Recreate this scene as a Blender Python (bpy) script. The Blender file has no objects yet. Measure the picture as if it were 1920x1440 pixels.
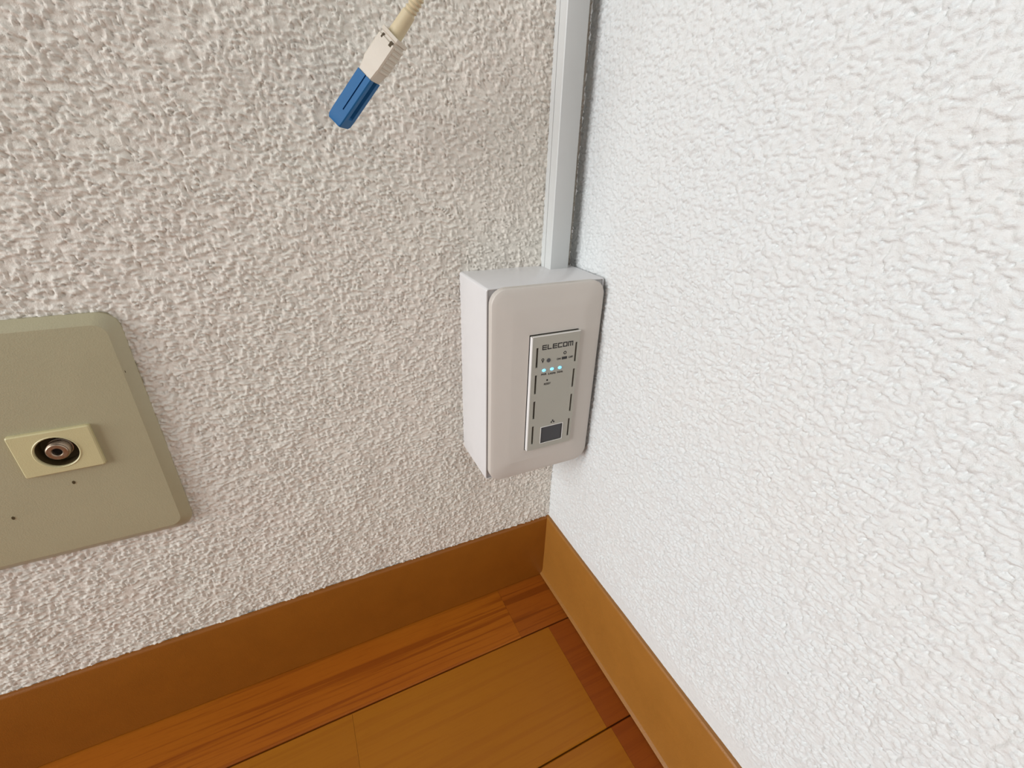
import bpy, bmesh, math, random
import numpy as np
from mathutils import Matrix, Vector

S = bpy.context.scene
COL = S.collection

# ------------------------------------------------------------------ camera
yaw, pit, rol = 0.46061, -0.46829, 0.03251
D = Vector((math.sin(yaw)*math.cos(pit), math.cos(yaw)*math.cos(pit), math.sin(pit)))
Rt = D.cross(Vector((0, 0, 1))).normalized()
Up = Rt.cross(D)
Rc = math.cos(rol)*Rt + math.sin(rol)*Up
Uc = -math.sin(rol)*Rt + math.cos(rol)*Up
cam = bpy.data.objects.new('camera', bpy.data.cameras.new('camera'))
COL.objects.link(cam)
cam.matrix_world = Matrix(((Rc.x, Uc.x, -D.x, -0.16010), (Rc.y, Uc.y, -D.y, -0.24557),
                           (Rc.z, Uc.z, -D.z, 0.33642), (0, 0, 0, 1)))
cam.data.sensor_fit = 'HORIZONTAL'
cam.data.sensor_width = 36
cam.data.lens = 847.32/1920*36
cam.data.clip_start = 0.005
S.camera = cam

# ------------------------------------------------------------------ light
w = bpy.data.worlds.new('room_light')
S.world = w
w.use_nodes = True
bg = w.node_tree.nodes['Background']
bg.inputs['Color'].default_value = (1.0, 0.975, 0.94, 1)
bg.inputs['Strength'].default_value = 0.30


def area(name, loc, target, sx, sy, power, col):
    l = bpy.data.lights.new(name, 'AREA')
    l.shape = 'RECTANGLE'
    l.size, l.size_y = sx, sy
    l.energy = power
    l.color = col
    o = bpy.data.objects.new(name, l)
    COL.objects.link(o)
    o.location = loc
    o.rotation_euler = (Vector(target)-Vector(loc)).to_track_quat('-Z', 'Y').to_euler()
    return o


area('window_daylight', (-2.7, -0.9, 1.05), (0, -0.9, 1.05), 1.5, 1.7, 80, (0.96, 0.985, 1.0))

vs = S.view_settings
vs.view_transform = 'Standard'
vs.look = 'None'
vs.exposure = 0.0
vs.gamma = 1.0
vs.use_curve_mapping = False

# ------------------------------------------------------------------ helpers


def tag(o, label=None, cat=None, kind=None, group=None):
    if label: o['label'] = label
    if cat: o['category'] = cat
    if kind: o['kind'] = kind
    if group: o['group'] = group
    return o


def obj(name, me, mat=None, parent=None, smooth=False):
    if isinstance(me, bmesh.types.BMesh):
        bm = me
        bmesh.ops.recalc_face_normals(bm, faces=bm.faces)
        me = bpy.data.meshes.new(name)
        bm.to_mesh(me)
        bm.free()
    if mat is not None and not me.materials:
        me.materials.append(mat)
    o = bpy.data.objects.new(name, me)
    COL.objects.link(o)
    if parent is not None:
        o.parent = parent
    if smooth:
        me.polygons.foreach_set('use_smooth', [True]*len(me.polygons))
        try:
            me.set_sharp_from_angle(angle=math.radians(smooth if smooth is not True else 40))
        except Exception:
            pass
    return o


def empty(name, loc=(0, 0, 0)):
    o = bpy.data.objects.new(name, None)
    COL.objects.link(o)
    o.location = loc
    o.empty_display_size = 0.01
    return o


def box(bm, x0, x1, y0, y1, z0, z1, bev=0, seg=2, M=None):
    r = bmesh.ops.create_cube(bm, size=1)
    vsx = r['verts']
    for v in vsx:
        v.co = Vector(((x0+x1)/2+v.co.x*(x1-x0), (y0+y1)/2+v.co.y*(y1-y0), (z0+z1)/2+v.co.z*(z1-z0)))
    if bev:
        es = list({e for v in vsx for e in v.link_edges})
        r = bmesh.ops.bevel(bm, geom=es, offset=bev, segments=seg, affect='EDGES', profile=0.5)
        vsx = list({v for f in r['faces'] for v in f.verts} | {v for v in vsx if v.is_valid})
    if M is not None:
        seen = set()
        stack = [v for v in vsx if v.is_valid]
        while stack:
            v = stack.pop()
            if v in seen: continue
            seen.add(v)
            for e in v.link_edges: stack.append(e.other_vert(v))
        for v in seen: v.co = M @ v.co
    return vsx


def loops(bm, ls, cap0=False, cap1=False):
    """bridge rings of equally many points"""
    rings = [[bm.verts.new(p) for p in l] for l in ls]
    n = len(rings[0])
    for a, b in zip(rings, rings[1:]):
        for i in range(n):
            j = (i+1) % n
            bm.faces.new((a[i], a[j], b[j], b[i]))
    if cap0: bm.faces.new(rings[0])
    if cap1: bm.faces.new(list(reversed(rings[-1])))
    return rings


def rrect(x0, x1, z0, z1, r, ca=7, sd=8):
    """rounded rectangle outline, counter-clockwise in x,z, fixed point count"""
    pts = []
    cs = [(x1-r, z0+r, -90), (x1-r, z1-r, 0), (x0+r, z1-r, 90), (x0+r, z0+r, 180)]
    for k, (cx, cz, a0) in enumerate(cs):
        arc = [(cx+r*math.cos(math.radians(a0+90*i/ca)), cz+r*math.sin(math.radians(a0+90*i/ca))) for i in range(ca+1)]
        pts += arc
        nx = cs[(k+1) % 4]
        a1 = math.radians(nx[2])
        e = (nx[0]+r*math.cos(a1), nx[1]+r*math.sin(a1))
        s = arc[-1]
        for i in range(1, sd):
            t = i/sd
            pts.append((s[0]+(e[0]-s[0])*t, s[1]+(e[1]-s[1])*t))
    return pts


def disc(bm, cx, cz, r, y0, y1, n=20, sx=1.0, sz=1.0):
    a = [(cx+sx*r*math.cos(2*math.pi*i/n), y0, cz+sz*r*math.sin(2*math.pi*i/n)) for i in range(n)]
    b = [(p[0], y1, p[2]) for p in a]
    loops(bm, [a, b], True, True)


def ring(bm, cx, cz, ro, ri, y0, y1, n=24):
    c = lambda r, y: [(cx+r*math.cos(2*math.pi*i/n), y, cz+r*math.sin(2*math.pi*i/n)) for i in range(n)]
    loops(bm, [c(ri, y0), c(ro, y0), c(ro, y1), c(ri, y1), c(ri, y0)])
    bmesh.ops.remove_doubles(bm, verts=bm.verts, dist=1e-7)


def holed_plate(bm, x0, x1, z0, z1, holes, yf, yb):
    """plate facing -y with true rectangular holes"""
    xs = sorted({x0, x1, *[h[0] for h in holes], *[h[1] for h in holes]})
    zs = sorted({z0, z1, *[h[2] for h in holes], *[h[3] for h in holes]})
    solid = {}
    for i in range(len(xs)-1):
        for k in range(len(zs)-1):
            cx, cz = (xs[i]+xs[i+1])/2, (zs[k]+zs[k+1])/2
            solid[i, k] = not any(h[0] < cx < h[1] and h[2] < cz < h[3] for h in holes)
    vf, vb = {}, {}

    def V(d, i, k, y):
        if (i, k) not in d: d[i, k] = bm.verts.new((xs[i], y, zs[k]))
        return d[i, k]
    for (i, k), s in solid.items():
        if not s: continue
        F = [V(vf, a, b, yf) for a, b in ((i, k), (i+1, k), (i+1, k+1), (i, k+1))]
        B = [V(vb, a, b, yb) for a, b in ((i, k), (i+1, k), (i+1, k+1), (i, k+1))]
        bm.faces.new(F)
        bm.faces.new(list(reversed(B)))
        for e, (a, b) in enumerate(((0, -1), (1, 0), (0, 1), (-1, 0))):
            if not solid.get((i+a, k+b), False):
                bm.faces.new((F[e], B[e], B[(e+1) % 4], F[(e+1) % 4]))


def text_mesh(s, size, x, y, z, align='CENTER', depth=0.00004, offset=0.0):
    c = bpy.data.curves.new('t', 'FONT')
    c.body = s
    c.size = size
    c.align_x = align
    c.align_y = 'CENTER'
    c.extrude = depth
    c.offset = offset
    c.resolution_u = 3
    o = bpy.data.objects.new('t', c)
    COL.objects.link(o)
    dg = bpy.context.evaluated_depsgraph_get()
    me = bpy.data.meshes.new_from_object(o.evaluated_get(dg))
    bpy.data.objects.remove(o)
    bpy.data.curves.remove(c)
    me.transform(Matrix.Translation((x, y, z)) @ Matrix.Rotation(math.pi/2, 4, 'X'))
    me.materials.clear()
    return me


# ------------------------------------------------------------------ materials


def new_mat(name):
    m = bpy.data.materials.new(name)
    m.use_nodes = True
    nt = m.node_tree
    return m, nt, nt.nodes['Principled BSDF'], nt.nodes.new, nt.links.new


def noise(nt, scale, detail=3, rough=0.5, vec=None, dim='3D'):
    n = nt.nodes.new('ShaderNodeTexNoise')
    n.inputs['Scale'].default_value = scale
    n.inputs['Detail'].default_value = detail
    n.inputs['Roughness'].default_value = rough
    if vec is not None: nt.links.new(vec, n.inputs['Vector'])
    return n


def mixcol(nt, fac, a, b, blend='MIX'):
    m = nt.nodes.new('ShaderNodeMix')
    m.data_type = 'RGBA'
    m.blend_type = blend
    for i, v in ((0, fac), (6, a), (7, b)):
        if isinstance(v, (int, float)): m.inputs[i].default_value = v
        elif isinstance(v, tuple): m.inputs[i].default_value = (*v, 1)
        else: nt.links.new(v, m.inputs[i])
    return m.outputs[2]


def ramp(nt, fac, p0, p1):
    n = nt.nodes.new('ShaderNodeMapRange')
    n.inputs[1].default_value, n.inputs[2].default_value = p0, p1
    nt.links.new(fac, n.inputs[0])
    return n.outputs[0]


def plastic(name, col, rough=0.4, spec=0.5, grain=0.0, mottling=0.04, bump_scale=2500, coat=0.0):
    m, nt, b, N, L = new_mat(name)
    tc = N('ShaderNodeTexCoord').outputs['Object']
    n = noise(nt, 60, 4, 0.6, tc)
    dk = tuple(c*(1-mottling*2.2) for c in col)
    L(mixcol(nt, n.outputs['Fac'], dk, tuple(min(1, c*(1+mottling)) for c in col)), b.inputs['Base Color'])
    b.inputs['Roughness'].default_value = rough
    b.inputs['Specular IOR Level'].default_value = spec
    b.inputs['Coat Weight'].default_value = coat
    if grain:
        g = noise(nt, bump_scale, 2, 0.6, tc)
        bp = N('ShaderNodeBump')
        bp.inputs['Strength'].default_value = grain
        bp.inputs['Distance'].default_value = 0.0003
        L(g.outputs['Fac'], bp.inputs['Height'])
        L(bp.outputs['Normal'], b.inputs['Normal'])
    return m


def wallpaper(name, col, warm, cool):
    m, nt, b, N, L = new_mat(name)
    tc = N('ShaderNodeTexCoord').outputs['Object']
    n1 = noise(nt, 11, 3, 0.55, tc)
    c = mixcol(nt, ramp(nt, n1.outputs['Fac'], 0.35, 0.65), warm, cool)
    c = mixcol(nt, 0.5, col, c)
    n2 = noise(nt, 420, 3, 0.6, tc)
    c = mixcol(nt, ramp(nt, n2.outputs['Fac'], 0.2, 0.8), tuple(x*0.93 for x in col), c, 'MIX')
    # sparse fly specks
    vo = N('ShaderNodeTexVoronoi')
    vo.inputs['Scale'].default_value = 15
    L(tc, vo.inputs['Vector'])
    sp = ramp(nt, vo.outputs['Distance'], 0.020, 0.010)
    c = mixcol(nt, sp, c, (0.16, 0.11, 0.07))
    L(c, b.inputs['Base Color'])
    b.inputs['Roughness'].default_value = 0.62
    b.inputs['Specular IOR Level'].default_value = 0.35
    g = noise(nt, 1100, 4, 0.7, tc)
    bp = N('ShaderNodeBump')
    bp.inputs['Strength'].default_value = 0.6
    bp.inputs['Distance'].default_value = 0.0006
    L(g.outputs['Fac'], bp.inputs['Height'])
    L(bp.outputs['Normal'], b.inputs['Normal'])
    return m


def wood(name, base, dark, light, streak, rough=0.42, seed=0.0, scale=1.0):
    """plank wood with long grain along x; streak = strength of the dark grain lines"""
    m, nt, b, N, L = new_mat(name)
    geo = N('ShaderNodeNewGeometry').outputs['Position']
    oi = N('ShaderNodeObjectInfo')
    ad = N('ShaderNodeVectorMath')
    ad.operation = 'MULTIPLY_ADD'
    cm = N('ShaderNodeCombineXYZ')
    for i in range(3): L(oi.outputs['Random'], cm.inputs[i])
    L(cm.outputs[0], ad.inputs[0])
    ad.inputs[1].default_value = (3.1, 5.3, 1.7)
    L(geo, ad.inputs[2])
    mp = N('ShaderNodeMapping')
    mp.inputs['Scale'].default_value = (1.5*scale, 66*scale, 10)
    mp.inputs['Location'].default_value = (seed, seed*2, 0)
    L(ad.outputs[0], mp.inputs['Vector'])
    n = noise(nt, 3.4, 4, 0.55, mp.outputs[0])
    n.inputs['Distortion'].default_value = 0.5
    mp2 = N('ShaderNodeMapping')
    mp2.inputs['Scale'].default_value = (26, 420, 100)
    L(ad.outputs[0], mp2.inputs['Vector'])
    f = noise(nt, 2.0, 3, 0.6, mp2.outputs[0])
    nb = noise(nt, 9, 2, 0.5, ad.outputs[0])
    c = mixcol(nt, ramp(nt, nb.outputs['Fac'], 0.3, 0.7), base, light)
    c = mixcol(nt, mult(nt, ramp(nt, n.outputs['Fac'], 0.50, 0.60), streak), c, dark)
    c = mixcol(nt, mult(nt, ramp(nt, f.outputs['Fac'], 0.5, 0.75), 0.28), c, dark)
    L(c, b.inputs['Base Color'])
    b.inputs['Roughness'].default_value = rough
    b.inputs['Specular IOR Level'].default_value = 0.25
    bp = N('ShaderNodeBump')
    bp.inputs['Strength'].default_value = 0.12
    bp.inputs['Distance'].default_value = 0.0004
    L(f.outputs['Fac'], bp.inputs['Height'])
    L(bp.outputs['Normal'], b.inputs['Normal'])
    return m


def mult(nt, a, k):
    n = nt.nodes.new('ShaderNodeMath')
    n.operation = 'MULTIPLY'
    nt.links.new(a, n.inputs[0])
    n.inputs[1].default_value = k
    return n.outputs[0]


M_wall_l = wallpaper('wallpaper_cream', (0.825, 0.775, 0.695), (0.85, 0.77, 0.70), (0.795, 0.785, 0.70))
M_wall_r = wallpaper('wallpaper_white', (0.735, 0.75, 0.745), (0.75, 0.745, 0.72), (0.72, 0.75, 0.76))
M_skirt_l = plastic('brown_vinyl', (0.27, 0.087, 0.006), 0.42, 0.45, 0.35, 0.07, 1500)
M_under = plastic('subfloor_dark', (0.045, 0.018, 0.008), 0.8, 0.2)
M_plank_streak = wood('wood_streaked', (0.37, 0.100, 0.006), (0.20, 0.040, 0.003), (0.41, 0.125, 0.008), 0.62)
M_plank_streak_dark = wood('wood_streaked_reddish', (0.31, 0.080, 0.006), (0.17, 0.036, 0.003), (0.35, 0.095, 0.008), 0.6, seed=1.7)
M_plank_plain = wood('wood_plain', (0.345, 0.118, 0.005), (0.28, 0.080, 0.004), (0.37, 0.130, 0.006), 0.30, seed=3.3)
M_plank_red = wood('wood_reddish', (0.26, 0.058, 0.005), (0.20, 0.040, 0.004), (0.29, 0.072, 0.006), 0.45, seed=7.1)
M_body = plastic('white_gloss_plastic', (0.70, 0.69, 0.69), 0.06, 0.5, 0, 0.02)
M_face = plastic('white_matte_plastic', (0.60, 0.555, 0.505), 0.45, 0.4, 0.10, 0.015, 3000)
M_panel = plastic('panel_grey_white', (0.41, 0.395, 0.34), 0.42, 0.4, 0.10, 0.02, 3000)
M_panel_edge = plastic('panel_pale_lit_edge', (0.85, 0.84, 0.82), 0.3, 0.5)  # paler than the panel: window light on its side edge put into the colour
M_frame = plastic('frame_grey', (0.46, 0.45, 0.45), 0.4)
M_skirt_r = plastic('brown_vinyl_pale', (0.315, 0.130, 0.020), 0.40, 0.55, 0.35, 0.06, 1500)  # paler, yellower brown than the left skirting
M_dark = plastic('slot_dark', (0.018, 0.014, 0.011), 0.7, 0.2)
M_ink = plastic('black_ink', (0.020, 0.018, 0.018), 0.5, 0.3)
M_port = plastic('port_grey', (0.055, 0.054, 0.060), 0.42, 0.4, 0, 0.02)
M_button = plastic('button_grey', (0.07, 0.07, 0.075), 0.45, 0.4)
M_duct = plastic('duct_white', (0.62, 0.63, 0.62), 0.38, 0.5, 0.08, 0.02, 2500)
M_plate = plastic('aged_beige_plastic', (0.43, 0.39, 0.255), 0.34, 0.5, 0.30, 0.03, 1600)
M_insert = plastic('yellowed_cream_plastic', (0.62, 0.55, 0.31), 0.40, 0.4, 0.25, 0.05, 1600)
M_hole = plastic('socket_brown', (0.075, 0.050, 0.020), 0.6, 0.3)
M_blue = plastic('blue_plastic', (0.014, 0.125, 0.32), 0.5, 0.25, 0.10, 0.05, 2500)
M_beige = plastic('ivory_plastic', (0.63, 0.57, 0.48), 0.42, 0.4, 0.15, 0.03, 2000)
M_boot = plastic('cream_rubber', (0.62, 0.52, 0.34), 0.5, 0.35, 0.15, 0.06, 2000)

mm_, nt, b, N, L = new_mat('brass_nickel')
b.inputs['Base Color'].default_value = (0.40, 0.31, 0.23, 1)
b.inputs['Metallic'].default_value = 0.9
n_ = noise(nt, 700, 3, 0.6, N('ShaderNodeTexCoord').outputs['Object'])
L(ramp(nt, n_.outputs['Fac'], 0.0, 1.3), b.inputs['Roughness'])
M_metal = mm_

mm_, nt, b, N, L = new_mat('led_blue_lit')
b.inputs['Base Color'].default_value = (0.3, 0.7, 0.9, 1)
lw = noise(nt, 1500, 1, 0.5, N('ShaderNodeTexCoord').outputs['Object'])
L(mixcol(nt, lw.outputs['Fac'], (0.05, 0.34, 0.80), (0.28, 0.78, 1.0)), b.inputs['Emission Color'])
b.inputs['Emission Strength'].default_value = 0.95
M_led = mm_

# ------------------------------------------------------------------ wallpaper relief (numpy)
SK_H = 0.067      # skirting height
rng = np.random.default_rng(7)


def relief(wm, hm, res=0.0005, seed=1, groove=0.6):
    """embossed wallpaper height field: short crossing trowel strokes, about -1..1"""
    r = np.random.default_rng(seed)
    nx, nz = int(wm/res), int(hm/res)
    H = np.zeros((nz//2*2, nx//2*2))
    nz, nx = H.shape
    fz = np.fft.fftfreq(nz)[:, None]
    fx = np.fft.rfftfreq(nx)[None, :]
    acc = np.zeros((nz, nx//2+1), complex)
    for k in range(40):
        kind = r.random()
        if kind < 0.38: ang = r.normal(0, 0.24)
        elif kind < 0.74: ang = math.pi/2+r.normal(0, 0.24)
        else: ang = r.uniform(0, math.pi)
        ln = r.uniform(1.0, 3.4)/1000/res
        wd = r.uniform(0.38, 0.78)/1000/res
        if kind >= 0.74: ln *= 0.5
        # fourier transform of an oriented gaussian stroke
        u = fx*math.cos(ang)+fz*math.sin(ang)
        v = -fx*math.sin(ang)+fz*math.cos(ang)
        G = np.exp(-2*(math.pi**2)*((u*ln*0.36)**2+(v*wd*0.42)**2))*ln*wd
        n = int(nx*nz*(res*1000)**2/40/3.0)
        imp = np.zeros((nz, nx))
        sgn = r.choice([1.0, 1.0, -0.8], n)
        np.add.at(imp, (r.integers(0, nz, n), r.integers(0, nx, n)), sgn*r.uniform(0.5, 1.2, n)/(ln*wd))
        acc += np.fft.rfft2(imp)*G
    H = np.fft.irfft2(acc, s=(nz, nx))
    H -= H.mean()
    H /= H.std()
    # pull into flat-topped plateaus with crisp edges
    H = np.tanh(1.5*H)
    # slow undulation
    U = np.fft.irfft2(np.fft.rfft2(r.normal(size=(nz, nx)))*np.exp(-2*math.pi**2*(fx**2+fz**2)*(7/1000/res)**2), s=(nz, nx))
    # thin curved creases along the contours of a slower field, broken up by a second one
    gs = lambda mm: np.fft.irfft2(np.fft.rfft2(r.normal(size=(nz, nx)))*np.exp(-2*math.pi**2*(fx**2+fz**2)*(mm/1000/res)**2), s=(nz, nx))
    A, B = gs(1.15), gs(1.3)
    A /= A.std()
    B /= B.std()
    G = np.exp(-(A/0.22)**2)*np.clip(B*0.9+0.25, 0, 1)
    P = gs(0.42)
    P = np.clip(P/P.std()-1.2, 0, 1.2)           # scattered little pits
    return H+0.35*U/U.std()-groove*(1.5*G+1.6*P)


def axis_coords(segs):
    out = [segs[0][0]]
    for a, b_, st in segs:
        n = max(1, int(round(abs(b_-a)/st)))
        out += list(np.linspace(a, b_, n+1)[1:])
    return np.array(out)


def relief_wall(name, mat, ucs, zcs, umax, zmax, place, amp, ampfun, seed, groove):
    """ucs: distance from corner, zcs: heights. place(u,z,h)->xyz"""
    RES = 0.0005
    Hf = relief(umax+0.01, zmax+0.01, RES, seed, groove)
    Ug, Zg = np.meshgrid(ucs, zcs)
    fu, fz_ = np.clip(Ug/RES, 0, Hf.shape[1]-2), np.clip(Zg/RES, 0, Hf.shape[0]-2)
    iu, iz = fu.astype(int), fz_.astype(int)
    du, dz = fu-iu, fz_-iz
    h = (Hf[iz, iu]*(1-du)*(1-dz)+Hf[iz, iu+1]*du*(1-dz)+Hf[iz+1, iu]*(1-du)*dz+Hf[iz+1, iu+1]*du*dz)
    fade = np.clip((umax-Ug)/0.05, 0, 1)*np.clip((zmax-Zg)/0.05, 0, 1)
    h = h*amp*fade*ampfun(Ug, Zg)
    co = place(Ug, Zg, h).reshape(-1, 3).astype(np.float32)
    nz, nu = Ug.shape
    idx = np.arange(nz*nu).reshape(nz, nu)
    q = np.stack([idx[:-1, :-1], idx[:-1, 1:], idx[1:, 1:], idx[1:, :-1]], -1).reshape(-1, 4)
    me = bpy.data.meshes.new(name)
    me.vertices.add(len(co))
    me.vertices.foreach_set('co', co.ravel())
    me.loops.add(q.size)
    me.loops.foreach_set('vertex_index', q.ravel().astype(np.int32))
    me.polygons.add(len(q))
    me.polygons.foreach_set('loop_start', np.arange(0, q.size, 4, dtype=np.int32))
    me.polygons.foreach_set('use_smooth', np.ones(len(q), bool))
    me.update(calc_edges=True)
    me.materials.append(mat)
    o = bpy.data.objects.new(name, me)
    COL.objects.link(o)
    return o


ZC = axis_coords([(0.0, 0.060, 0.02), (0.060, 0.415, 0.0005), (0.415, 0.62, 0.0015), (0.62, 2.2, 0.2)])
UL = axis_coords([(0.0, 0.370, 0.0005), (0.370, 0.60, 0.0015), (0.60, 2.4, 0.2)])
UR = axis_coords([(0.0, 0.260, 0.0005), (0.260, 0.45, 0.0015), (0.45, 2.2, 0.2)])

ss = lambda x, a, b_: np.clip((x-a)/(b_-a), 0, 1)**2*(3-2*np.clip((x-a)/(b_-a), 0, 1))
wl = relief_wall('wall_left', M_wall_l, UL, ZC, 0.60, 0.62,
                 lambda u, z, h: np.stack([-u, -h, z], -1), 0.00050,
                 lambda u, z: 1+0*u, 11, 0.75)
tag(wl, 'textured cream wallpaper wall behind the router box and beige socket', kind='structure')
wr = relief_wall('wall_right', M_wall_r, UR, ZC, 0.45, 0.62,
                 lambda u, z, h: np.stack([-h, -u, z], -1), 0.00042,
                 lambda u, z: 0.15+0.85*ss(z, SK_H+0.002+0.03*np.clip(u, 0, .3), SK_H+0.008+0.06*np.clip(u, 0, .3)), 23, 1.0)
wr.data.flip_normals() if hasattr(wr.data, 'flip_normals') else None
tag(wr, 'bright white textured wallpaper wall on the right of the corner', kind='structure')

# ------------------------------------------------------------------ skirting boards


def skirting(name, ax, length, label, mat, toe):
    """profile (distance from wall, height) swept along the wall"""
    prof = [(0.0, 0.0)]+toe+[ (0.0028, 0.030), (0.0028, SK_H-0.0016),
            (0.0025, SK_H-0.0007), (0.0018, SK_H-0.0001), (0.0, SK_H)]
    bm = bmesh.new()
    n = 160
    r = random.Random(5 if ax == 'x' else 9)
    ph = [r.uniform(0, 6) for _ in range(3)]
    rows = []
    for i in range(n+1):
        s = length*(i/n)**1.4
        wob = 0.00035*(math.sin(s*24+ph[0])+0.6*math.sin(s*57+ph[1]))
        k = min(1, s/0.02)
        row = []
        for (d, z) in prof:
            dd = d+(wob*0.6*k if d > 0 else 0)
            zz = z+(wob*k if z > 0.05 else 0)
            row.append(bm.verts.new((-s, -dd, zz) if ax == 'x' else (-dd, -s, zz)))
        rows.append(row)
    for a, b_ in zip(rows, rows[1:]):
        for i in range(len(prof)-1):
            bm.faces.new((a[i], a[i+1], b_[i+1], b_[i]))
    bm.faces.new(rows[0])
    bm.faces.new(list(reversed(rows[-1])))
    o = obj(name, bm, mat, smooth=35)
    tag(o, label, kind='structure')


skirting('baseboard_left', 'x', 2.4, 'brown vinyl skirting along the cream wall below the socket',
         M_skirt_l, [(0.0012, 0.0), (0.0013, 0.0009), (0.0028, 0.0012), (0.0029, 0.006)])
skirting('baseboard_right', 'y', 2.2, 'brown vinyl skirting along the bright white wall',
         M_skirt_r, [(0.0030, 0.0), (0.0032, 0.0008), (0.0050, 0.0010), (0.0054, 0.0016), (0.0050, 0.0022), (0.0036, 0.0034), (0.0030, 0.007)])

# ------------------------------------------------------------------ floor
bm = bmesh.new()
box(bm, -2.4, 0.0, -2.2, 0.0, -0.03, -0.0095)
floor = obj('floor', bm, M_under)
tag(floor, 'glossy orange brown wooden plank floor', kind='structure')
rows_y = [0.0, -0.0490, -0.1288] + [-0.1288-0.079*k for k in range(1, 10)]
pr = random.Random(3)


def plank(x0, x1, y0, y1, mat):
    bm = bmesh.new()
    # grooves: small chamfer along the long sides
    g, e = 0.0009, 0.00006
    c = 0.0007
    y0 += g/2 if y0 < -0.001 else 0
    y1 -= g/2 if y1 < -0.001 else 0
    x0 += e
    x1 -= e
    z = 0.0
    pts = [(y1, -0.0095), (y0, -0.0095), (y0, z-c), (y0+c, z), (y1-c, z), (y1, z-c)]
    a = [(x0, y, zz) for y, zz in pts]
    b2 = [(x1, y, zz) for y, zz in pts]
    loops(bm, [a, b2], True, True)
    return obj('floor_plank', bm, mat, floor)


for k in range(len(rows_y)-1):
    yb_, ya = rows_y[k], rows_y[k+1]
    if k == 0: js = [0, -0.047, -0.40, -0.55, -0.86, -1.2]
    elif k == 1: js = [0, -0.0235, -0.1745, -0.4775, -0.78, -1.08, -1.2]
    elif k == 2: js = [0, -0.021, -0.172, -0.475, -0.63, -0.93, -1.2]
    else:
        js = [0]
        x = -pr.choice([0.03, 0.08, 0.15, 0.22])
        while x > -1.15:
            js.append(x)
            x -= pr.choice([0.151, 0.303, 0.303])
        js.append(-1.2)
    for i in range(len(js)-1):
        if k == 0: mt = M_plank_streak_dark if i == 0 else M_plank_streak
        elif k == 1: mt = [M_plank_red, M_plank_plain, M_plank_plain, M_plank_streak][min(i, 3)]
        elif k == 2: mt = [M_plank_red, M_plank_plain, M_plank_streak][i % 3]
        else: mt = pr.choice([M_plank_streak, M_plank_plain, M_plank_plain, M_plank_red])
        plank(js[i+1], js[i], ya, yb_, mt)

# ------------------------------------------------------------------ cable duct
duct = empty('cable_duct', (-0.0148, 0, 0.2745))
tag(duct, 'pale grey plastic cable duct running up the corner above the router box', 'cable duct')


def rel(o, root):
    o.matrix_parent_inverse = Matrix.Translation(root.location).inverted()
    return o


def prism(name, prof, z0, z1, mat, root, smooth=False):
    bm = bmesh.new()
    loops(bm, [[(x, y, z0) for x, y in prof], [(x, y, z1) for x, y in prof]], True, True)
    return rel(obj(name, bm, mat, root, smooth), root)


DX0, DX1 = -0.0210, -0.0086
prism('base_rail', [(DX0, 0.0008), (DX1, 0.0008), (DX1, -0.0040), (DX0, -0.0040)], 0.2752, 2.2, M_duct, duct)
r_ = 0.0009
prism('cover', [(DX0-0.0001, -0.0046), (DX1+0.0004, -0.0046), (DX1+0.0004, -0.0112+r_), (DX1+0.0004-r_*0.3, -0.0112+r_*0.3), (DX1+0.0004-r_, -0.0112),
                (DX0-0.0001+r_*0.4, -0.0112), (DX0-0.0001, -0.0112+r_*0.4)], 0.2752, 2.2, M_duct, duct, 30)

# ------------------------------------------------------------------ router box
BX0, BX1, BZ0, BZ1, BY = -0.0738, -0.0012, 0.1560, 0.2763, -0.0387
router = empty('router_box', ((BX0+BX1)/2, 0, BZ0))
tag(router, 'white wall-mounted wireless router box in the room corner with lit blue lights', 'router')
R_ = lambda o: rel(o, router)

# body: open-fronted surface box with rounded vertical edges
bm = bmesh.new()
o_out = rrect(BX0, BX1, BZ0, BZ1, 0.0016)
o_lip = rrect(BX0+0.0003, BX1-0.0003, BZ0+0.0003, BZ1-0.0003, 0.0014)
i_in = rrect(BX0+0.0008, BX1-0.0008, BZ0+0.0008, BZ1-0.0008, 0.0010)
yy = lambda l, y: [(a, y, c) for a, c in l]
loops(bm, [yy(o_out, 0.0008), yy(o_out, BY+0.0004), yy(o_lip, BY), yy(i_in, BY), yy(i_in, -0.004)], True, True)
R_(obj('body', bm, M_body, router, 40))

# inner mounting frame seen in the gap between body and face plate
bm = bmesh.new()
fr_o = rrect(BX0+0.0009, BX1-0.0009, BZ0+0.0009, BZ1-0.0009, 0.001)
fr_i = rrect(BX0+0.012, BX1-0.012, BZ0+0.012, BZ1-0.012, 0.001)
loops(bm, [yy(fr_o, BY+0.004), yy(fr_o, BY+0.0007), yy(fr_i, BY+0.0007), yy(fr_i, BY+0.004), yy(fr_o, BY+0.004)])
R_(obj('mounting_frame', bm, M_frame, router))

# face plate, softly bowed, with the opening for the module
FX0, FX1, FZ0, FZ1 = -0.0724, -0.0031, 0.1560, 0.2763
PX0, PX1, PZ0, PZ1 = -0.0497, -0.0192, 0.1756, 0.2496
YF = -0.0431


def notch(l, amt, flo=0.0):
    out = []
    for (x, z) in l:
        if z < FZ0+0.012 and -0.0735 < x < -0.040:
            t = (x+0.0735)/0.0335
            z += amt*math.sin(math.pi*min(1, max(0, t)))**0.8
        out.append((x, z))
    return out


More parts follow.
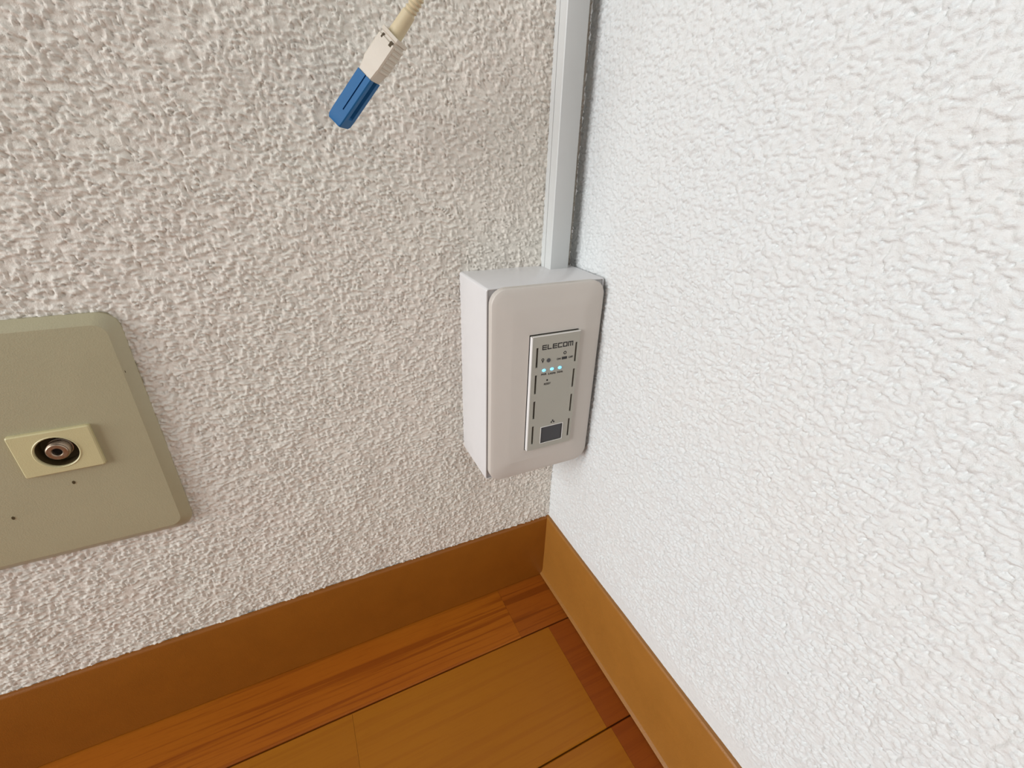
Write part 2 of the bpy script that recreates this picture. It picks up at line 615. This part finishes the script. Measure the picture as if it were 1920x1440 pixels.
ins = lambda d, r: rrect(FX0+d, FX1-d, FZ0+d, FZ1-d, r, 9, 10)
opn = rrect(PX0-0.0009, PX1+0.0003, PZ0-0.0003, PZ1+0.0006, 0.0003, 9, 10)
bm = bmesh.new()
loops(bm, [yy(ins(0.0012, 0.0075), BY+0.0012), yy(ins(0.0, 0.0085), BY-0.0002), yy(ins(0.0, 0.0085), BY-0.0034),
           yy(ins(0.0003, 0.0083), BY-0.0038), yy(ins(0.0010, 0.0078), BY-0.0041), yy(notch(ins(0.003, 0.0065), 0.003), BY-0.0044),
           yy(ins(0.0112, 0.0030), YF-0.0011), yy(ins(0.0122, 0.0030), YF-0.0012), yy(opn, YF-0.0012), yy(opn, BY+0.001)])
R_(obj('face_plate', bm, M_face, router, 25))

# module panel with ventilation slots and port
mod = R_(empty('module_panel'))
mod.parent = router
YP = -0.0464
slz = [(0.2310, 0.2430), (0.2144, 0.2264), (0.1977, 0.2096), (0.1799, 0.1926)]
holes = [(-0.0470, -0.0456, a, b_) for a, b_ in slz]+[(-0.0218, -0.0204, a, b_) for a, b_ in slz]
PORT = (-0.0408, -0.0258, 0.1793, 0.1905)
holes.append(PORT)
for o in [mod]:
    o.matrix_parent_inverse = Matrix.Translation(router.location).inverted()
bm = bmesh.new()
holed_plate(bm, PX0, PX1, PZ0, PZ1, holes, YP, YP+0.0022)
face = obj('panel_face', bm, M_panel, mod)
bm = bmesh.new()
box(bm, PX0, PX1, YP+0.0023, BY+0.002, PZ0, PZ1)
obj('panel_backing', bm, M_dark, mod)
bm = bmesh.new()
box(bm, PX0-0.0003, PX0+0.0002, YP-0.00005, YP+0.0022, PZ0+0.0003, PZ1-0.0003)
tag(obj('side_edge', bm, M_panel_edge, mod), 'side edge of the panel, coloured pale as lit by the window')
bm = bmesh.new()
box(bm, PX0, PX1, YP-0.00008, YP+0.0005, PZ1-0.0002, PZ1+0.0002)
obj('top_edge', bm, M_panel_edge, mod)
bm = bmesh.new()
box(bm, PORT[0]+0.0002, PORT[1]-0.0004, YP+0.0003, YP+0.002, PORT[2]+0.0002, PORT[3]-0.0002, 0.0002, 1)
tag(obj('port_shutter', bm, M_port, mod), 'dark grey shutter of the network port')
bm = bmesh.new()
pa = rrect(PORT[0]-0.0003, PORT[1]+0.0003, PORT[2]-0.0003, PORT[3]+0.0003, 0.0002, 2, 1)
pb = rrect(PORT[0], PORT[1], PORT[2], PORT[3], 0.0001, 2, 1)
loops(bm, [yy(pa, YP+0.0002), yy(pa, YP-0.0002), yy(pb, YP-0.0002), yy(pb, YP+0.0004), yy(pa, YP+0.0002)])
obj('port_rim', bm, M_panel_edge, mod)

yi0, yi1 = YP+0.0001, YP-0.00006


def bar(bm, x0, x1, z0, z1):
    box(bm, x0, x1, yi1, yi0, z0, z1)


# brand lettering ELECOM, squared strokes
bm = bmesh.new()
lx, lw_, gp, lz, lh, st = -0.0434, 0.00285, 0.00046, 0.2413, 0.0029, 0.00058
mid = lz+lh/2
for ch in 'ELECOM':
    x0, x1 = lx, lx+lw_
    z0, z1 = lz, lz+lh
    if ch == 'E':
        bar(bm, x0, x0+st, z0, z1)
        bar(bm, x0+st, x1, z0, z0+st)
        bar(bm, x0+st, x1, mid-st/2, mid+st/2)
        bar(bm, x0+st, x1, z1-st, z1)
    elif ch == 'L':
        bar(bm, x0, x0+st, z0, z1)
        bar(bm, x0+st, x1-0.0002, z0, z0+st)
    elif ch == 'C':
        bar(bm, x0, x0+st, z0, z1)
        bar(bm, x0+st, x1, z0, z0+st)
        bar(bm, x0+st, x1, z1-st, z1)
    elif ch == 'O':
        bar(bm, x0, x0+st, z0, z1)
        bar(bm, x1-st, x1, z0, z1)
        bar(bm, x0+st, x1-st, z0, z0+st)
        bar(bm, x0+st, x1-st, z1-st, z1)
    elif ch == 'M':
        x1 += 0.0005
        bar(bm, x0, x0+st, z0, z1-st)
        bar(bm, x1-st, x1, z0, z1-st)
        bar(bm, (x0+x1-st)/2, (x0+x1+st)/2, z0, z1-st)
        bar(bm, x0, x1, z1-st, z1)
    lx += lw_+gp
obj('brand_lettering', bm, M_ink, mod)
ty = YP-0.00003
for s, x, z, sz in (('PWR', -0.0414, 0.2262, 0.0016), ('2.4GHz', -0.0361, 0.2260, 0.0016), ('5GHz', -0.0308, 0.2260, 0.0016),
                    ('RESET', -0.0387, 0.2198, 0.0017), ('ON', -0.0322, 0.2343, 0.0017), ('OFF', -0.0243, 0.2343, 0.0017)):
    obj('lettering', text_mesh(s, sz, x, ty, z, offset=0.00004), M_ink, mod)
bm = bmesh.new()                                   # lamp icon
ring(bm, -0.0426, 0.2354, 0.0009, 0.00045, yi0, yi1, 16)
bar(bm, -0.0430, -0.0422, 0.2340, 0.2346)
bar(bm, -0.0428, -0.0424, 0.2335, 0.2340)
obj('lamp_icon', bm, M_ink, mod)
bm = bmesh.new()                                   # ring icon over the switch
ring(bm, -0.0284, 0.2376, 0.0010, 0.00055, yi0, yi1, 20)
obj('ring_icon', bm, M_ink, mod)
bm = bmesh.new()                                   # three linked squares
bar(bm, -0.0334, -0.0326, 0.1936, 0.1944)
bar(bm, -0.0343, -0.0334, 0.1923, 0.1932)
bar(bm, -0.0326, -0.0317, 0.1923, 0.1932)
bar(bm, -0.0339, -0.0321, 0.1932, 0.1934)
bar(bm, -0.0331, -0.0329, 0.1932, 0.1937)
obj('network_icon', bm, M_ink, mod)
bm = bmesh.new()
disc(bm, -0.0389, 0.2346, 0.00120, YP+0.0002, YP-0.0003)
obj('button', bm, M_button, mod)
bm = bmesh.new()
disc(bm, -0.0389, 0.2222, 0.00055, YP+0.0002, YP-0.00006, 14)
obj('reset_hole', bm, M_dark, mod)
sw = None
bm = bmesh.new()
box(bm, -0.0302, -0.0268, YP-0.0001, YP+0.0002, 0.2336, 0.2352, 0.0001, 1)
sw = obj('slide_switch', bm, M_ink, mod)
bm = bmesh.new()
for i in range(4):
    box(bm, -0.0298+i*0.0007, -0.0295+i*0.0007, YP-0.0003, YP, 0.2338, 0.2350)
obj('switch_ridges', bm, M_button, mod)
for x in (-0.0415, -0.0363, -0.0311):
    bm = bmesh.new()
    rr = 0.00110
    n = 20
    cc = lambda k, y: [(x+1.15*rr*k*math.cos(2*math.pi*i/n), y, 0.2288+0.85*rr*k*math.sin(2*math.pi*i/n)) for i in range(n)]
    loops(bm, [cc(1, YP+0.0003), cc(1, YP-0.0002), cc(0.75, YP-0.0005), cc(0.35, YP-0.0006)], True, True)
    tag(obj('indicator_light', bm, M_led, mod, True), 'glowing blue indicator light')

# ------------------------------------------------------------------ aerial socket plate
TX, TZ0, TZ1, TW = -0.2697, 0.1497, 0.2712, 0.0750
tvp = empty('aerial_socket', (TX, 0, TZ0))
tag(tvp, 'aged beige wall plate with one round coaxial aerial socket', 'wall socket')
T_ = lambda o: rel(o, tvp)
ti = lambda d, r: rrect(TX-0.0800+d, TX+TW/2-d, TZ0+d, TZ1-d, r, 9, 8)
IX0, IX1, IZ0, IZ1 = TX-0.0143, TX+0.0143, 0.2000, 0.2217
IC = ((IX0+IX1)/2, (IZ0+IZ1)/2)
io = rrect(IX0, IX1, IZ0, IZ1, 0.0008, 6, 12)
io2 = rrect(IX0+0.0005, IX1-0.0005, IZ0+0.0005, IZ1-0.0005, 0.0006, 6, 12)


def circ(l, r, y):
    out = []
    for x, z in l:
        a = math.atan2(z-IC[1], x-IC[0])
        out.append((IC[0]+r*math.cos(a), y, IC[1]+r*math.sin(a)))
    return out


bm = bmesh.new()
loops(bm, [yy(ti(0, 0.0075), 0.0008), yy(ti(0, 0.0075), -0.0012), yy(ti(0.0005, 0.0072), -0.0018), yy(ti(0.0036, 0.0055), -0.0042), yy(ti(0.0044, 0.0050), -0.0046),
           yy(ti(0.0130, 0.0045), -0.0049), circ(ti(0.0130, 0.0045), 0.0090, -0.0049), circ(ti(0.0130, 0.0045), 0.0090, -0.0008)], True, False)
T_(obj('cover_plate', bm, M_plate, tvp, 22))
bm = bmesh.new()
loops(bm, [yy(io, -0.0040), yy(io, -0.0064), yy(io2, -0.0069), circ(io, 0.0084, -0.0069), circ(io, 0.0080, -0.0072), circ(io, 0.0076, -0.0068),
           circ(io, 0.0076, -0.0050), circ(io, 0.0088, -0.0046)])
tag(T_(obj('socket_insert', bm, M_insert, tvp, 30)), 'yellowed cream socket insert')
bm = bmesh.new()
loops(bm, [circ(io, 0.0075, -0.0060), circ(io, 0.0072, -0.0009)], False, True)
T_(obj('socket_well', bm, M_hole, tvp))
# threaded coaxial barrel
bm = bmesh.new()
n = 28
cb = lambda r, y: [(IC[0]+r*math.cos(2*math.pi*i/n), y, IC[1]+r*math.sin(2*math.pi*i/n)) for i in range(n)]
ls = [cb(0.0046, -0.0008), cb(0.0046, -0.0026)]
y = -0.0028
for i in range(5):
    ls += [cb(0.0040, y), cb(0.0043, y-0.0003), cb(0.0043, y-0.0004), cb(0.0040, y-0.0007)]
    y -= 0.0007
ls += [cb(0.0040, y-0.0004), cb(0.0036, y-0.0007), cb(0.0021, y-0.0007), cb(0.0018, y-0.0003), cb(0.0018, -0.0040)]
loops(bm, ls)
barrel = T_(obj('coaxial_barrel', bm, M_metal, tvp, 35))
bm = bmesh.new()
disc(bm, IC[0], IC[1], 0.00185, -0.0052, -0.0030, 18)
T_(obj('barrel_core', bm, M_dark, tvp))
for x, z, r in ((TX-0.0005, 0.1925, 0.0007), (TX-0.0262, 0.1800, 0.0007), (TX+0.0335, 0.2440, 0.0006)):
    bm = bmesh.new()
    disc(bm, x, z, r, -0.0038, -0.0051 if x < TX+0.02 else -0.0043, 8, 0.8, 1.3)
    T_(obj('dirt_fleck', bm, M_hole, tvp))

# ------------------------------------------------------------------ hanging fibre connector
CC = Vector((-0.11961, -0.030, 0.36240))
Ra, Rb, Rg = 0.67324, 0.34817, -0.50062
MR = Matrix.Rotation(Ra, 4, 'Y') @ Matrix.Rotation(Rb, 4, 'X') @ Matrix.Rotation(Rg, 4, 'Z')
fib = empty('fibre_cable', CC)
fib.matrix_world = Matrix.Translation(CC) @ MR
tag(fib, 'hanging fibre optic cable with blue tipped ivory plug', 'cable')
W2, D2, LB = 0.00331, 0.00430, 0.022
# blue tip: box with slot on the front face and a groove on the side
bm = bmesh.new()


def tip_ring(z, s=1.0, ch=0.0004):
    w, d = W2*s, D2*s
    g = 0.0006
    return [(-w+ch, -d, z), (0.0004, -d, z), (0.0004, -d+g, z), (0.0009, -d+g, z), (0.0009, -d, z), (w-ch, -d, z), (w, -d+ch, z),
            (w, -0.0017, z), (w-0.0012, -0.0013, z), (w-0.0012, 0.0010, z), (w, 0.0014, z),
            (w, d-ch, z), (w-ch, d, z), (-w+ch, d, z), (-w, d-ch, z), (-w, -d+ch, z)]


def tip_ring_plain(z, s=1.0, ch=0.0004):
    l = tip_ring(z, s, ch)
    w, d = W2*s, D2*s
    l = [list(p) for p in l]
    for i in (2, 3): l[i][1] = -d
    return [tuple(p) for p in l]


def tip_ring_flat(z, s=1.0, ch=0.0004):
    l = [list(p) for p in tip_ring_plain(z, s, ch)]
    for i in (8, 9): l[i][0] = W2*s
    return [tuple(p) for p in l]


loops(bm, [tip_ring_flat(-LB, 0.86), tip_ring_flat(-LB+0.0012, 0.97), tip_ring_flat(-LB+0.0042), tip_ring_plain(-LB+0.0048), tip_ring_plain(-LB+0.0062), tip_ring(-LB+0.0064),
           tip_ring(-0.0002)], True, True)
tip = obj('plug_tip', bm, M_blue, fib, 25)
tag(tip, 'blue plug tip')
bm = bmesh.new()
n = 20
cz_ = lambda r, z: [(r*math.cos(2*math.pi*i/n), r*math.sin(2*math.pi*i/n), z) for i in range(n)]
loops(bm, [cz_(0.00125, -LB+0.001), cz_(0.00125, -LB-0.0006), cz_(0.0011, -LB-0.0009)], True, True)
tag(obj('ferrule', bm, M_beige, tip), 'pale ferrule end')
# ivory housing
bm = bmesh.new()
LH = 0.0172
hw0, hw1, hd = -W2-0.0006, W2+0.0004, D2+0.0003


def hrect(z, s0=0.0, ch=0.0005):
    x0, x1, d = hw0+s0, hw1-s0, hd-s0
    return [(x0+ch, -d, z), (x1-ch, -d, z), (x1, -d+ch, z), (x1, d-ch, z), (x1-ch, d, z), (x0+ch, d, z), (x0, d-ch, z), (x0, -d+ch, z)]


loops(bm, [hrect(-0.0002, 0.0007), hrect(0.0035, 0.0003), hrect(0.0045), hrect(LH-0.0028), hrect(LH-0.0024, 0.0004), hrect(LH-0.0016, 0.0004), hrect(LH-0.0012, -0.0001), hrect(LH, 0.0)], True, True)
hou = obj('plug_housing', bm, M_beige, fib, 30)
for i in range(6):
    bm = bmesh.new()
    z = 0.0042+i*0.0019
    box(bm, hw1-0.0003, hw1+0.00035, -hd+0.0007, hd-0.0007, z, z+0.0010, 0.0002, 1)
    obj('grip_rib', bm, M_beige, hou)
for x, wd in ((-0.0021, 0.0006), (0.0020, 0.0011)):
    bm = bmesh.new()
    box(bm, x-wd/2, x+wd/2, -hd-0.00005, -hd+0.0008, LH-0.0034-wd*0.4, LH-0.0020)
    obj('latch_hole', bm, M_hole, hou)
# strain relief boot and cord
bm = bmesh.new()
nb = 20
axis_pts, rad = [], []
segs = 34
for i in range(segs+1):
    t = i/segs
    z = LH-0.0004+t*0.026
    r = 0.00285-0.0009*t
    axis_pts.append((-0.0010*t*t-0.0006, 0, z))
    k = (z-(LH+0.0085))
    if k > 0 and i < segs-1:
        r -= 0.00060 if (i % 2) else 0
    rad.append(r)
loops(bm, [[(p[0]+r*math.cos(2*math.pi*j/nb), p[1]+r*math.sin(2*math.pi*j/nb), p[2]) for j in range(nb)] for p, r in zip(axis_pts, rad)], True, True)
obj('strain_relief', bm, M_boot, fib, 30)
# cord leaves the boot, arcs up and goes back into the wall
W0 = fib.matrix_world @ Vector((-0.0016, 0, LH+0.025))
dirv = (MR @ Vector((0, 0, 1, 0)).to_3d()).normalized() if False else (MR.to_3x3() @ Vector((0, 0, 1)))
P0, P1, P2, P3 = W0, W0+dirv*0.12, Vector((0.02, -0.13, 0.66)), Vector((-0.03, 0.004, 0.72))
inv = fib.matrix_world.inverted()
pts = []
for i in range(41):
    t = i/40
    pts.append(P0*(1-t)**3+P1*3*t*(1-t)**2+P2*3*t*t*(1-t)+P3*t**3)
bm = bmesh.new()
rings = []
ref = Vector((0, 1, 0.2))
for i, pnt in enumerate(pts):
    tg = (pts[min(i+1, 40)]-pts[max(i-1, 0)]).normalized()
    u = tg.cross(ref).normalized()
    v = tg.cross(u)
    rings.append([tuple(inv @ (pnt+0.0014*(math.cos(2*math.pi*j/10)*u+math.sin(2*math.pi*j/10)*v))) for j in range(10)])
loops(bm, rings, True, True)
obj('cord', bm, M_boot, fib, 40)
